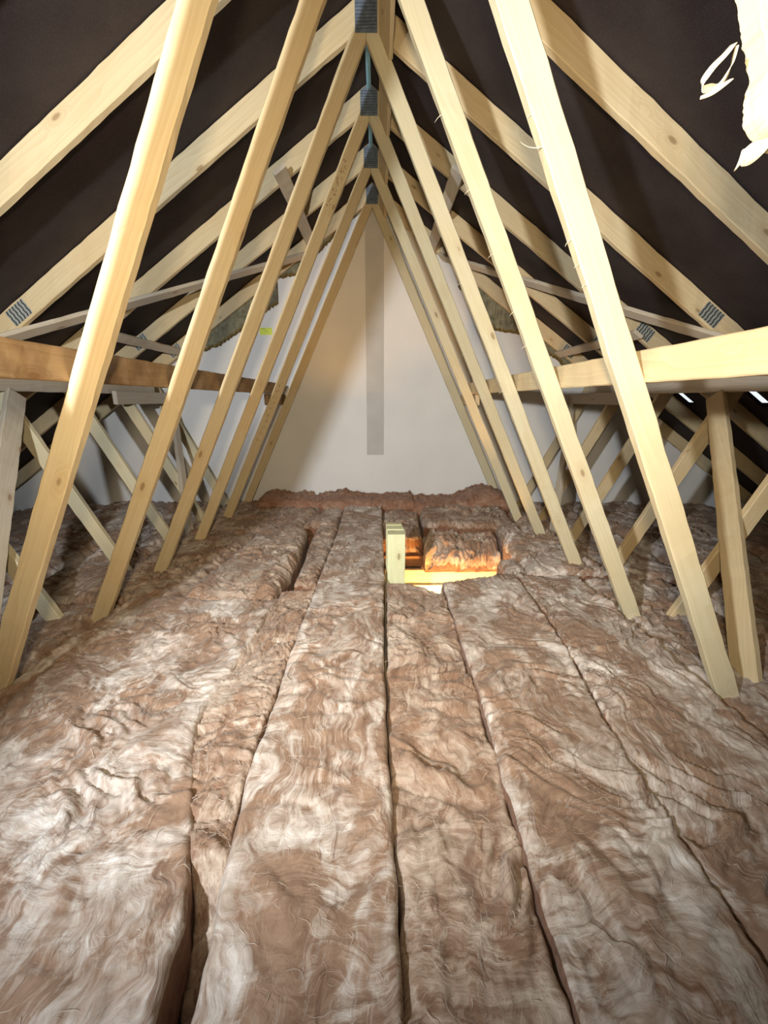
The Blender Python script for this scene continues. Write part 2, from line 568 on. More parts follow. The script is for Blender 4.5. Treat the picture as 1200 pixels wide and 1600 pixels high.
# jointing strip of greyer board up the middle of the gable
st = link('board_strip', box_mesh('board_strip', (-0.068, WALL_Y - 0.006, -0.545), (0.105, WALL_Y + 0.001, 1.745), M['board_strip']), gw)
st['label'] = 'greyer narrow board strip up the middle of the wall'
st = link('board_strip', box_mesh('board_strip', (-0.060, WALL_Y - 0.0035, -1.2), (0.103, WALL_Y + 0.001, -0.551), M['board']), gw)

# ------------------------------------------------------------------ roof trusses
TH = 0.035
OUT = lambda z: 0.073 + 0.4744 * (1.655 - z)
WW = 0.082
SIN = lambda z: 1.565 + 0.5 * (z + 0.87)
SW = 0.077


def copy_tree(o, parent=None):
    c = o.copy()
    C.objects.link(c)
    if parent:
        c.parent = parent
    for ch in list(o.children):
        copy_tree(ch, c)
    return c


def make_truss(seed, torn=False):
    t = empty('roof_truss', (0, 0, FLOOR))
    up_ = Matrix.Translation((0, 0, -FLOOR))
    parts = []
    for s in (-1, 1):
        o = member('rafter', [((0, RT), (0, RL)), ((s * 4.42, RT - MS * 4.42), (s * 4.42, RL - MS * 4.42))], 0, TH, M['pine'], t, seed=seed + s)
        parts.append(o)
        zb_ = FLOOR + 0.06
        webmat = M['pine_pale'] if s > 0 else M['pine']
        o = member('long_web', [((s * 0.058, 1.6475), (0, 1.688)), ((s * 0.085, 1.629), (0, 1.63)),
                                ((s * OUT(zb_), zb_), (s * (OUT(zb_) - WW), zb_))], 0, TH, webmat, t, seed=seed + 5 + s, wane=0.006)
        o['side'] = s
        parts.append(o)
        zt_ = 0.209
        o = member('short_web', [((s * (SIN(zt_) + SW), zt_ - MS * SW), (s * SIN(zt_), zt_)),
                                 ((s * (SIN(zb_) + SW), zb_), (s * SIN(zb_), zb_))], 0, TH, M['pine_pale'] if s < 0 else M['pine'], t, seed=seed + 9 + s)
        parts.append(o)
        pl = link('nail_plate', plate_mesh('nail_plate', 0.125, 0.082, 5, 6), t)
        ang = math.atan(MS)
        x = 1.855
        pl.matrix_basis = Matrix.Translation((s * x, -0.0005, (RT + RL) / 2 - MS * x)) @ Matrix.Rotation(ang * s, 4, 'Y')
        parts.append(pl)
    # tie under the insulation
    o = member('bottom_chord', [((-4.3, -1.27), (-4.3, FLOOR + 0.004)), ((4.3, -1.27), (4.3, FLOOR + 0.004))], 0, TH, M['pine'], t, seed=seed + 20)
    parts.append(o)
    # apex plate: a small house-shaped ribbed plate
    prof = [(-0.052, 1.652), (0.052, 1.652), (0.052, 1.778), (0.0, 1.812), (-0.052, 1.778)]
    V = []
    for y in (-0.0025, 0.0):
        V += [(x, y - (0.006 if (y < 0 and x > 0 and z < 1.7) else 0), z) for x, z in prof]
    Fc = [(0, 1, 2), (0, 2, 3, 4), (9, 8, 7, 6, 5)] + [(i, (i + 1) % 5, (i + 1) % 5 + 5, i + 5)[::-1] for i in range(5)]
    fm = [0] * len(Fc)
    for r in range(9):                      # rows of punched ribs
        z = 1.664 + r * 0.0135
        for c in range(5):
            x = -0.040 + c * 0.020
            b = len(V)
            d = max(0.0, (x + 0.052) / 0.104 - (z - 1.652) / 0.126) * 0.006
            V += [(x - 0.0095, -0.0040 - d, z), (x + 0.0095, -0.0040 - d, z), (x + 0.0095, -0.0028 - d, z + 0.004), (x - 0.0095, -0.0028 - d, z + 0.004)]
            Fc.append((b, b + 1, b + 2, b + 3))
            fm.append(1)
    g = link('apex_plate', mesh('apex_plate', V, Fc, [M['steel_dark'], M['rib']], fm=fm), t)
    g['label'] = 'dull blue-grey peaked steel plate'
    parts.append(g)
    for o in parts:
        o.matrix_basis = up_ @ o.matrix_basis
    return t


TL = {0: 'roof truss nearest the viewer, its torn right web entering at the top right corner',
      1: 'roof truss whose long webs reach the insulation at the left and right picture edges',
      2: 'roof truss just beyond the nearest full pair of long webs, apex above the frame',
      3: 'roof truss with toothed splice plates in view just above both long binders',
      4: 'roof truss standing right at the far edge of the glowing loft hatch',
      5: 'roof truss second from the gable wall, ink stamps on its left web',
      6: 'roof truss closest to the white gable wall'}
first = make_truss(3)
trusses = {}
for k in range(0, 7):
    t = first if k == 1 else copy_tree(first)
    t.location = (0, YK(k), FLOOR)
    tag(t, TL[k], 'roof truss', 'fink roof trusses along the attic')
    trusses[k] = t


def web_of(t, s, nm='long_web'):
    for c in t.children:
        if c.name.startswith(nm) and c.get('side') == s:
            return c


def add_sliver(k, s, px_z, L, r, curl, seed, edge='in', dy=0.0, flip=1, flat=1.0):
    """stray splinter on a web edge: sub-part of that web"""
    wb = web_of(trusses[k], s)
    x = s * (OUT(px_z) - (WW if edge == 'in' else 0))
    me = splinter_mesh('splinter', L * 1.35, r * 1.3, curl, seed, flat)
    o = link('splinter', me, wb)
    mw = Matrix.Translation((x + 0.002, YK(k) + dy + 0.004, px_z)) @ Matrix.Rotation(0.25 * ((seed % 3) - 1), 4, 'Z').to_4x4() @ Matrix.Diagonal((flip, 1, 1, 1))
    pw = Matrix.Translation(trusses[k].location) @ wb.matrix_basis
    o.matrix_basis = pw.inverted() @ mw


for a in ((1, 1, 0.98, 0.035, 0.0012, 1.0, 1), (1, 1, 0.63, 0.05, 0.0010, -0.6, 2), (1, 1, 0.42, 0.02, 0.001, 1.2, 3), (1, 1, 0.31, 0.015, 0.001, 0.8, 4),
          (1, 1, 0.36, 0.018, 0.0008, 0.5, 5), (2, 1, 1.02, 0.028, 0.0012, 0.7, 6), (2, 1, 0.78, 0.02, 0.001, 0.9, 7), (2, 1, 0.56, 0.022, 0.0009, 0.8, 8),
          (2, 1, 0.35, 0.02, 0.001, 1.1, 9), (3, 1, 0.6, 0.02, 0.0009, 0.9, 10), (4, 1, 0.3, 0.02, 0.0009, 0.9, 11), (1, 1, 0.7, 0.012, 0.0008, 0.4, 12),
          (2, 1, 0.22, 0.018, 0.001, 0.6, 13), (3, 1, 0.05, 0.022, 0.001, 0.9, 14)):
    add_sliver(*a)

# the torn right web of the nearest truss: replace its mesh by a ragged one
wb = web_of(trusses[0], 1)
me0, R0 = None, None
stn = []
rr = random.Random(5)
z = 1.62
first_st = [((0.058, 1.6475), (0, 1.688)), ((0.085, 1.629), (0, 1.63))]
zs = np.arange(1.58, FLOOR + 0.06, -0.004)
pairs = list(first_st)
for z in zs:
    tear = 0.0
    if 0.22 < z < 0.66:
        tear = 0.012 * float(fbm(np.array(z * 14.0), np.array(1.7), 5, 4, 0.6)) + 0.003
    if 0.345 < z < 0.43:
        tear -= 0.020 * math.sin((z - 0.345) / 0.085 * math.pi)
    if 0.27 < z <= 0.345:
        tear += 0.020
    pairs.append(((OUT(z), z), (OUT(z) - WW + tear, z)))
st = [((o[0], 0, o[1] - FLOOR), (i[0], 0, i[1] - FLOOR), (i[0], TH, i[1] - FLOOR), (o[0], TH, o[1] - FLOOR)) for o, i in pairs]
me, R = beam_mesh('long_web', st, M['pine_pale'], step=0.02, jit=0.0005, seed=4, bev=0.0012)
wb.data = me
wb.matrix_basis = R
wb['label'] = 'rough-sawn web with a torn, splintered edge'


def world_child(o, parent_top, par, mw):
    o.parent = par
    o.matrix_basis = (Matrix.Translation(parent_top.location) @ par.matrix_basis).inverted() @ mw


def ribbon(name, pts, wid, th, mat):
    """flat curling ribbon through points"""
    V, Fc = [], []
    P = [Vector(p) for p in pts]
    # catmull-rom
    Q = []
    for i in range(len(P) - 1):
        p0, p1, p2, p3 = P[max(0, i - 1)], P[i], P[i + 1], P[min(len(P) - 1, i + 2)]
        for j in range(6):
            t = j / 6
            Q.append(0.5 * ((2 * p1) + (p2 - p0) * t + (2 * p0 - 5 * p1 + 4 * p2 - p3) * t * t + (3 * p1 - p0 - 3 * p2 + p3) * t ** 3))
    Q.append(P[-1])
    n = len(Q)
    for i, q in enumerate(Q):
        d = (Q[min(n - 1, i + 1)] - Q[max(0, i - 1)]).normalized()
        tw = 0.6 + 1.8 * i / n
        u = Vector((0, math.cos(tw), math.sin(tw)))
        u = (u - d * u.dot(d)).normalized()
        v = d.cross(u)
        ww = wid * (0.5 + 0.5 * math.sin(math.pi * min(1, 0.25 + i / n * 0.75)))
        for a, b in ((1, 1), (-1, 1), (-1, -1), (1, -1)):
            V.append(q + u * a * ww / 2 + v * b * th / 2)
    for i in range(n - 1):
        for j in range(4):
            a, b = i * 4 + j, i * 4 + (j + 1) % 4
            Fc.append((a, b, b + 4, a + 4))
    Fc += [(3, 2, 1, 0), tuple((n - 1) * 4 + i for i in range(4))]
    return mesh(name, V, Fc, mat, smooth=True)


# the curl of torn wood hanging from it
ry = YK(0) - 0.004
cp = [(0.519, 0.449), (0.505, 0.433), (0.490, 0.418), (0.481, 0.404), (0.485, 0.398), (0.500, 0.404), (0.512, 0.407), (0.520, 0.416), (0.5245, 0.430), (0.5235, 0.447)]
sh = link('wood_curl', ribbon('wood_curl', [(x, ry - 0.01 * math.sin(i * 0.7), z) for i, (x, z) in enumerate(cp)], 0.009, 0.0008, M['splint']))
world_child(sh, trusses[0], wb, Matrix.Identity(4))
cp = [(0.520, 0.408), (0.508, 0.400), (0.495, 0.392), (0.482, 0.387)]
sh = link('wood_curl', ribbon('wood_curl', [(x, ry - 0.006, z) for i, (x, z) in enumerate(cp)], 0.006, 0.0008, M['splint']))
world_child(sh, trusses[0], wb, Matrix.Identity(4))
cp = [(0.585, 0.345), (0.575, 0.335), (0.560, 0.322), (0.549, 0.318), (0.543, 0.306)]
sh = link('torn_flap', ribbon('torn_flap', [(x, ry - 0.003 * i, z) for i, (x, z) in enumerate(cp)], 0.022, 0.002, M['splint']))
world_child(sh, trusses[0], wb, Matrix.Identity(4))


# ink stamps on two far left webs
def stamp(k, z0, z1, n, seed):
    rnd = random.Random(seed)
    V, Fc = [], []
    for i in range(n):
        z = z0 + (z1 - z0) * i / (n - 1)
        xc = -(OUT(z) - WW / 2)
        for q in range(3):
            x = xc + rnd.uniform(-0.016, 0.016)
            zz = z + rnd.uniform(-0.01, 0.01)
            a = rnd.choice((0.45, 2.0, 1.2))
            l, h = rnd.uniform(0.004, 0.009), 0.0015
            dx, dz = math.cos(a) * l, math.sin(a) * l
            px, pz = -math.sin(a) * h, math.cos(a) * h
            b = len(V)
            for yy in (-0.0012, -0.0002):
                V += [(x - dx - px, yy, zz - dz - pz), (x + dx - px, yy, zz + dz - pz), (x + dx + px, yy, zz + dz + pz), (x - dx + px, yy, zz - dz + pz)]
            for f in ((0, 1, 2, 3), (7, 6, 5, 4), (0, 4, 5, 1), (1, 5, 6, 2), (2, 6, 7, 3), (3, 7, 4, 0)):
                Fc.append(tuple(b + i2 for i2 in f))
    V = [(x, y + YK(k), z) for x, y, z in V]
    o = link('ink_stamp', mesh('ink_stamp', V, Fc, M['ink']))
    wbk = web_of(trusses[k], -1)
    world_child(o, trusses[k], wbk, Matrix.Identity(4))
    o['label'] = 'faded dark ink stamp along the web'


stamp(4, 1.42, 1.18, 9, 1)
stamp(5, 0.12, -0.32, 10, 2)

# ------------------------------------------------------------------ binders and braces
Y0B = -1.6
# long binders on the outer edges of the long webs
for s, mt, lb in ((-1, M['pine_mottled'], 'dark brown mottled long timber binder fixed across the left long webs'),
                  (1, M['pine'], 'pale knotty long timber binder fixed across the right long webs')):
    o = board('binder', (s * 0.832, Y0B, 0.097), (s * 0.832, 4.05, 0.097), (0, 0, 1), 0.094, (s, 0, 0), 0.034, mt, seed=31 + s)
    tag(o, lb, 'binder', 'long binders across the webs')
    o = board('binder', (s * 0.870, 3.72, 0.004), (s * 0.870, WALL_Y - 0.004, 0.004), (0, 0, 1), 0.092, (s, 0, 0), 0.034, mt, seed=35 + s)
    tag(o, 'short binder length lapped below the %s binder by the gable wall' % ('dark left' if s < 0 else 'pale right'), 'binder', 'lapped binder ends')
    # outer binders on the short webs
    o = board('binder', (s * 1.998, Y0B, 0.094), (s * 1.998, 4.1, 0.094), (0, 0, 1), 0.096, (s, 0, 0), 0.034, M['pine_grey'], seed=41 + s)
    tag(o, 'grey outer binder running level behind the %s long webs' % ('left' if s < 0 else 'right'), 'binder', 'outer binders on the short webs')
    o = board('binder', (s * 1.950, 3.42, 0.015), (s * 1.950, WALL_Y - 0.004, 0.015), (0, 0, 1), 0.10, (s, 0, 0), 0.034, M['pine_grey'], seed=45 + s)
    tag(o, 'grey lapped end of the outer binder, %s side, near the gable' % ('left' if s < 0 else 'right'), 'binder', 'lapped outer binder ends')
    # slanting braces on the inner face of the short webs
    nrm = Vector((s * 1.0, 0, -0.5)).normalized()
    offx = -0.038

    def W(z, y, s=s):
        return (s * (SIN(z) + offx), y, z)
    o = board('web_brace', W(0.035, 2.53), W(-1.17, 1.26), (0, 1, 0), 0.10, nrm, 0.033, M['pine_grey'] if s < 0 else M['pine'], seed=51 + s)
    tag(o, 'slanting web brace close to the %s picture edge, head under the outer binder' % ('left' if s < 0 else 'right'), 'brace', 'web braces')
    o = board('web_brace', W(-0.04, 4.33), W(-1.2, 3.12), (0, 1, 0), 0.075, nrm, 0.033, M['pine_grey'], seed=55 + s)
    tag(o, 'slanting web brace near the gable wall on the %s side' % ('left' if s < 0 else 'right'), 'brace', 'web braces')
    # braces under the rafters
    rn = Vector((-s * MS, 0, -1.0)).normalized()

    def U(x, y, s=s):
        return (s * x, y, RL - MS * x - 0.0005)
    o = board('rafter_brace', U(2.05, 2.30), U(0.62, 4.27), (0, 0, 1), 0.085, rn, 0.024, M['pine_grey'], seed=61 + s)
    tag(o, 'diagonal brace under the %s rafters rising towards the gable' % ('left' if s < 0 else 'right'), 'brace', 'diagonal rafter braces')
    o = board('rafter_brace', U(0.53, 2.93), U(0.53, 4.40), (s, 0, 0), 0.085, rn, 0.024, M['pine_grey'], seed=65 + s)
    tag(o, 'upper level brace under the %s rafters ending at the fourth truss' % ('left' if s < 0 else 'right'), 'brace', 'upper level rafter braces')
    o = board('rafter_brace', U(1.78, 3.02), U(1.78, 4.40), (s, 0, 0), 0.075, rn, 0.024, M['pine_grey'], seed=69 + s)
    tag(o, 'lower level brace under the %s rafters just above the long binder' % ('left' if s < 0 else 'right'), 'brace', 'lower level rafter braces')

# ridge board on the outer edge of the right long webs, just below the ridge
RBL = ('nearest ridge block, just above the top picture edge', 'ridge block between the second and third apex plates from the viewer, right of the ridge',
       'ridge block right of the largest blue-grey apex plate in view', 'ridge block right of the second blue-grey apex plate in view',
       'ridge block right of the third blue-grey apex plate in view', 'ridge block nearest the gable, right of the smallest apex plate')
for k in range(0, 6):
    o = board('ridge_block', (0.083, YK(k) + TH + 0.001, 1.598), (0.083, YK(k + 1) - 0.001, 1.598), (0.43, 0, -0.9), 0.115, (0.9, 0, 0.43), 0.022, M['pine'], seed=80 + k)
    tag(o, RBL[k], 'timber', 'blocks between the trusses under the ridge')
for k in (3, 4):  # lengths of pale blue strip along the ridge line
    o = link('blue_strip', box_mesh('blue_strip', (-0.013, YK(k) + TH + 0.001, 1.785), (0.013, YK(k + 1) - 0.004, 1.791), M['strip']))
    tag(o, 'pale blue strip at the very ridge, %s' % ('nearer length above the second apex plate' if k == 3 else 'further length above the third apex plate'), 'strip', 'pale strips along the ridge')

# ------------------------------------------------------------------ mineral wool along the gable edge
def wool_slab(lower, seed, label, s):
    """torn slab between the wall top and the rafters: lower = list of (x,z) along its ragged lower edge"""
    rnd = random.Random(seed)
    n = 70
    xs = [lower[0][0] + (lower[-1][0] - lower[0][0]) * i / n for i in range(n + 1)]
    lx = [p[0] for p in lower]
    lz = [p[1] for p in lower]
    sgn = 1 if lx[-1] > lx[0] else -1
    V, Fc, fm = [], [], []
    y0, y1 = YK(6) + TH + 0.008, WALL_Y - 0.004
    for i, x in enumerate(xs):
        zl = float(np.interp(x * sgn, [q * sgn for q in lx], lz)) + rnd.uniform(-0.010, 0.010)
        zu = RT - MS * abs(x) - 0.03
        zl = min(zl, zu - 0.02)
        xx = x + rnd.uniform(-0.004, 0.004)
        yf = y0 + rnd.uniform(0, 0.006)
        V += [(xx, yf + 0.004, zl), (xx, yf, zl + 0.018), (xx, yf + rnd.uniform(-0.003, 0.003), (zl + zu) / 2), (x, y0, zu), (x, y1, zu), (xx, y1, zl + 0.01)]
    for i in range(n):
        for j in range(6):
            a, b = i * 6 + j, i * 6 + (j + 1) % 6
            Fc.append((a, b, b + 6, a + 6))
            fm.append(1 if j in (0, 5) else 0)
    Fc += [(5, 4, 3, 2, 1, 0), tuple(n * 6 + i for i in range(6))]
    fm += [0, 0]
    o = link('mineral_wool_slab', mesh('mineral_wool_slab', V, Fc, [M['rock_wool'], M['rock_edge']], fm=fm))
    tag(o, label, 'insulation', 'mineral wool slabs on the gable edge')


wool_slab([(-1.66, 0.47), (-1.60, 0.455), (-1.46, 0.505), (-1.235, 0.648), (-1.04, 0.775), (-0.86, 0.89), (-0.825, 0.97), (-0.835, 1.05), (-0.885, 1.10)], 1,
          'long torn grey-green mineral wool slab above the left end of the gable wall', -1)
wool_slab([(-0.878, 1.085), (-0.67, 1.105), (-0.60, 1.235), (-0.50, 1.29), (-0.36, 1.42), (-0.25, 1.58)], 2,
          'ragged mineral wool piece higher up the left gable edge', -1)
wool_slab([(0.80, 1.02), (0.86, 0.95), (1.08, 0.70), (1.18, 0.64), (1.50, 0.60)], 3, 'dark mineral wool slab above the right end of the gable wall', 1)
wool_slab([(1.51, 0.52), (1.62, 0.45), (1.80, 0.38), (1.90, 0.26)], 4, 'small torn mineral wool piece low on the right gable edge', 1)

# yellow label on the gable
V, Fc, fm = [], [], []


def addbox(V, Fc, fm, lo, hi, mi):
    b = len(V)
    x0, y0, z0 = lo
    x1, y1, z1 = hi
    V += [(x0, y0, z0), (x1, y0, z0), (x1, y1, z0), (x0, y1, z0), (x0, y0, z1), (x1, y0, z1), (x1, y1, z1), (x0, y1, z1)]
    for f in ((3, 2, 1, 0), (4, 5, 6, 7), (0, 1, 5, 4), (1, 2, 6, 5), (2, 3, 7, 6), (3, 0, 4, 7)):
        Fc.append(tuple(b + i for i in f))
        fm.append(mi)


addbox(V, Fc, fm, (-1.085, WALL_Y - 0.003, 0.605), (-0.965, WALL_Y - 0.001, 0.668), 0)
addbox(V, Fc, fm, (-1.030, WALL_Y - 0.0036, 0.632), (-1.022, WALL_Y - 0.003, 0.640), 1)
addbox(V, Fc, fm, (-1.065, WALL_Y - 0.0036, 0.655), (-1.03, WALL_Y - 0.003, 0.659), 1)
lab = link('paper_label', mesh('paper_label', V, Fc, [M['label'], M['ink']], fm=fm))
tag(lab, 'small yellow-green paper label stuck on the left part of the gable wall', 'label')

# ------------------------------------------------------------------ hatch and offcuts
V, Fc, fm = [], [], []
tk = 0.018
for lo, hi in (((HX0, HY0, -1.62), (HX0 + tk, HY1, FLOOR - 0.001)), ((HX1 - tk, HY0, -1.62), (HX1, HY1, FLOOR - 0.001)),
               ((HX0, HY0, -1.62), (HX1, HY0 + tk, FLOOR - 0.001)), ((HX0, HY1 - tk, -1.62), (HX1, HY1, FLOOR - 0.001))):
    addbox(V, Fc, fm, lo, hi, 0)
o = link('trim_1', mesh('trim_1', V, Fc, M['white']))
tag(o, 'white lining around the hatch opening', 'trim', kind='structure')
o = board('noggin', (0.0, YK(4) + TH + 0.05, -1.235), (1.2, YK(4) + TH + 0.05, -1.235), (0, 0, 1), 0.09, (0, 1, 0), 0.045, M['pine_old'], seed=90)
tag(o, 'old red-brown timber noggin lying behind the lit hatch board', 'timber')
rnd = random.Random(12)
for i in range(5):
    y0 = 2.372 + i * 0.0475
    dx = (0.0, 0.003, -0.004, -0.008, -0.014)[i]
    h = -0.755 + (0.0, -0.002, 0.003, 0.0, 0.004)[i]
    x0 = 0.1045 + dx * 0.4
    x1 = 0.2095 + dx
    st = []
    for z in (FLOOR + 0.125, h):
        st.append(((x0, y0, z), (x1, y0, z), (x1, y0 + 0.0455, z), (x0, y0 + 0.0455, z)))
    me, R = beam_mesh('timber_offcut', st, M['pine_green'], seed=100 + i, bev=0.0015)
    o = link('timber_offcut', me, None, R)
    tag(o, ('front upright greenish timber offcut beside the hatch', 'second upright greenish offcut, behind the front one', 'middle upright greenish offcut of the stack by the hatch',
            'fourth upright greenish offcut back from the front', 'rearmost upright greenish offcut of the stack by the hatch')[i], 'timber', 'upright offcuts by the hatch')


# ------------------------------------------------------------------ insulation
def edge_fn(pts):
    ys_ = [p[0] for p in pts]
    xs_ = [p[1] for p in pts]
    return lambda y: np.interp(y, ys_, xs_)


def batt(label, left, right, y0, y1, top, mat='wool', rough=1.0, res=0.008, seed=1, fibres=900, name='insulation_batt', group=None,
         bottom=None, roll=0.05, endroll=(0.05, 0.05), tilt=None, stri=0.0, resy=None, extra=None, along='y', endx=None, side=0.006):
    """a glass-wool blanket: rumpled top that rolls over at the edges down to the boards"""
    resy = resy or res
    Lf, Rf = edge_fn(left), edge_fn(right)
    wmax = max(float(np.max(Rf(np.array([p[0] for p in left + right])) - Lf(np.array([p[0] for p in left + right])))), 0.05)
    nu = max(8, int(wmax / res))
    nv = max(8, int((y1 - y0) / resy))
    v = np.linspace(y0, y1, nv)
    u = np.linspace(0, 1, nu)
    U_, V_ = np.meshgrid(u, v)
    wob_l = 0.008 * fbm(V_ * 7, V_ * 0 + seed * 3.3, 3, seed) * rough
    wob_r = 0.008 * fbm(V_ * 7, V_ * 0 + seed * 5.1, 3, seed + 9) * rough
    L_ = Lf(V_) + wob_l
    R_ = Rf(V_) + wob_r
    X = L_ + (R_ - L_) * U_
    endw = 0.018 * fbm(X * 6, X * 0 + seed, 3, seed + 2)
    Yv = V_ + endw * np.clip(np.abs(V_ - (y0 + y1) / 2) / ((y1 - y0) / 2), 0, 1) ** 4
    if endx is not None:
        Yv = Yv + endx(X) * np.clip((V_ - y0 - (y1 - y0) * 0.6) / ((y1 - y0) * 0.4), 0, 1) ** 2
    # domain warp for the wool's swirls
    wx = fbm(X * 2.6, Yv * 2.6, 3, seed + 11) * 0.30
    wy = fbm(X * 2.6, Yv * 2.6, 3, seed + 23) * 0.30
    px, py = X + wx, Yv + wy
    big = 0.022 * fbm(X * 2.2, Yv * 1.5, 2, seed + 31)
    ang = 0.9 + pn(px * 1.1, py * 1.1, seed + 41) * 1.8
    ca, sa = np.cos(ang), np.sin(ang)
    q1, q2 = px * ca + py * sa, -px * sa + py * ca
    env = 0.5 + 1.3 * np.clip(pn(X * 3, Yv * 3, seed + 52) + 0.3, 0, 1)
    fold = (0.030 * np.abs(pn(q1 * 3.2, q2 * 6.0, seed + 51)) + 0.012 * np.abs(pn(q1 * 8.0 + 4, q2 * 11.0, seed + 55))
            + 0.0065 * np.abs(pn(X * 27, Yv * 24, seed + 56)) - 0.008) * env
    lump = 0.010 * fbm(px * 7, py * 6, 2, seed + 61)
    fine = 0.0028 * np.abs(pn(q1 * 22, q2 * 40, seed + 71)) + 0.0012 * fbm(px * 80, py * 80, 2, seed + 77)
    Z = top + big + rough * (fold + lump) + fine * (0.7 + 0.5 * rough)
    if stri:
        Z = Z + stri * (ridged(px * 3.0, py * 45.0, 3, seed + 81) if along == 'x' else ridged(px * 45.0, py * 3.5, 3, seed + 81))
    if tilt:
        Z = Z + tilt(X, Yv)
    if extra:
        Z = Z + extra(X, Yv)
    # roll the edges over
    dl = (X - L_)
    dr = (R_ - X)
    ds = Yv - Yv[0:1, :]
    de = Yv[-1:, :] - Yv
    rl = roll * (1 + 0.4 * fbm(V_ * 5, V_ * 0 + 1.1, 2, seed + 5))

    def rolloff(d, r):
        t = np.clip(1 - d / r, 0, 1)
        return r * 0.9 * (1 - np.sqrt(np.clip(1 - t * t, 0, 1)))
    drop = np.maximum(np.maximum(rolloff(dl, rl), rolloff(dr, rl)), np.maximum(rolloff(ds, endroll[0]), rolloff(de, endroll[1])))
    Z = Z - drop
    bot = bottom if bottom is not None else FLOOR + 0.13
    Z = np.maximum(Z, bot + 0.02)
    vs_ = np.stack([X, Yv, Z], -1).reshape(-1, 3)
    # skirt
    idx = np.arange(nu * nv).reshape(nv, nu)
    ring = np.concatenate([idx[0, :], idx[1:, -1], idx[-1, -2::-1], idx[-2:0:-1, 0]])
    rp = vs_[ring].copy()
    layers = [vs_]
    base = len(vs_)
    nlay = 6
    cen = np.array([vs_[:, 0].mean(), 0, 0])
    rings = [ring]
    for k in range(1, nlay + 1):
        t = k / nlay
        q = rp.copy()
        q[:, 2] = rp[:, 2] * (1 - t) + bot * t
        s_ = side * fbm(rp[:, 0] * 9 + rp[:, 1] * 9, q[:, 2] * 25, 3, seed + 91)
        q[:, 0] += s_ * (1 - t * 0.5)
        q[:, 1] += s_ * 0.5
        layers.append(q)
        rings.append(np.arange(len(ring)) + base)
        base += len(ring)
    allv = np.concatenate(layers)
    a = idx[:-1, :-1].ravel()
    b = idx[:-1, 1:].ravel()
    c = idx[1:, 1:].ravel()
    d = idx[1:, :-1].ravel()
    quads = [np.stack([a, b, c, d], 1)]
    for k in range(nlay):
        r0, r1 = rings[k], rings[k + 1]
        quads.append(np.stack([r0, r1, np.roll(r1, -1), np.roll(r0, -1)], 1))
    quads = np.concatenate(quads)
    me = bpy.data.meshes.new(name)
    me.vertices.add(len(allv))
    me.vertices.foreach_set('co', allv.astype(np.float32).ravel())
    me.loops.add(len(quads) * 4)
    me.loops.foreach_set('vertex_index', quads.astype(np.int32).ravel())
    me.polygons.add(len(quads))
    me.polygons.foreach_set('loop_start', np.arange(0, len(quads) * 4, 4, dtype=np.int32))
    me.polygons.foreach_set('use_smooth', np.ones(len(quads), dtype=bool))
    me.materials.append(M[mat])
    me.materials.append(M['wool_side_shade'])
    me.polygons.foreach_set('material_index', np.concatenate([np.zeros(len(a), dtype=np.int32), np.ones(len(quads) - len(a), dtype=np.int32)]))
    me.update(calc_edges=True)
    me.validate()
    o = link(name, me)
    tag(o, label, 'insulation', group)
    if fibres:
        fibre_mesh(o, X, Yv, Z, fibres, seed)
    return o


def fibre_mesh(parent, X, Y, Z, n, seed):
    """loose curled fibres and thin wisps lying on a blanket"""
    rg = np.random.RandomState(seed + 500)
    n = int(n * 0.4)
    nv, nu = X.shape
    K = 9
    ii = rg.randint(2, nv - 2, n)
    jj = rg.randint(2, nu - 2, n)
    x = X[ii, jj].copy()
    y = Y[ii, jj].copy()
    base_ang = pn(x * 3, y * 3, seed + 41) * 4.5 + rg.normal(0, 0.7, n)
    curl = rg.normal(0, 1.0, n) * 12
    L = rg.gamma(2.0, 0.013, n) + 0.006
    wid = rg.gamma(2.0, 0.00010, n) + 0.00012
    lift = rg.rand(n) ** 2 * 0.005 + 0.0008
    dxg = (X[0, -1] - X[0, 0])
    V = np.zeros((n, K, 3, 3))
    a = base_ang
    for k in range(K):
        t = k / (K - 1)
        # nearest grid height
        vi = np.clip(((y - Y[0, 0]) / (Y[-1, 0] - Y[0, 0]) * (nv - 1)).astype(int), 0, nv - 1)
        l = X[vi, 0]
        r = X[vi, -1]
        uj = np.clip(((x - l) / (r - l) * (nu - 1)).astype(int), 0, nu - 1)
        z = Z[vi, uj] + lift * (0.3 + math.sin(math.pi * t))
        ww = wid * (math.sin(math.pi * (0.12 + 0.8 * t)))
        nx_, ny_ = -np.sin(a), np.cos(a)
        V[:, k, 0] = np.stack([x + nx_ * ww, y + ny_ * ww, z], 1)
        V[:, k, 1] = np.stack([x - nx_ * ww, y - ny_ * ww, z], 1)
        V[:, k, 2] = np.stack([x, y, z + ww * 1.2], 1)
        x = x + np.cos(a) * L / K
        y = y + np.sin(a) * L / K
        a = a + curl * L / K + rg.normal(0, 0.25, n)
    V = V.reshape(-1, 3)
    b0 = (np.arange(n)[:, None] * K + np.arange(K - 1)[None, :]).ravel() * 3
    q = []
    for p0, p1 in ((0, 1), (1, 2), (2, 0)):
        q.append(np.stack([b0 + p0, b0 + p1, b0 + 3 + p1, b0 + 3 + p0], 1))
    q = np.concatenate(q)
    me = bpy.data.meshes.new('loose_fibres')
    me.vertices.add(len(V))
    me.vertices.foreach_set('co', V.astype(np.float32).ravel())
    me.loops.add(len(q) * 4)
    me.loops.foreach_set('vertex_index', q.astype(np.int32).ravel())
    me.polygons.add(len(q))
    me.polygons.foreach_set('loop_start', np.arange(0, len(q) * 4, 4, dtype=np.int32))
    me.materials.append(M['wool_fibre'])
    me.update(calc_edges=True)
    o = link('loose_fibres', me, parent)
    o['kind'] = 'stuff'
    return o


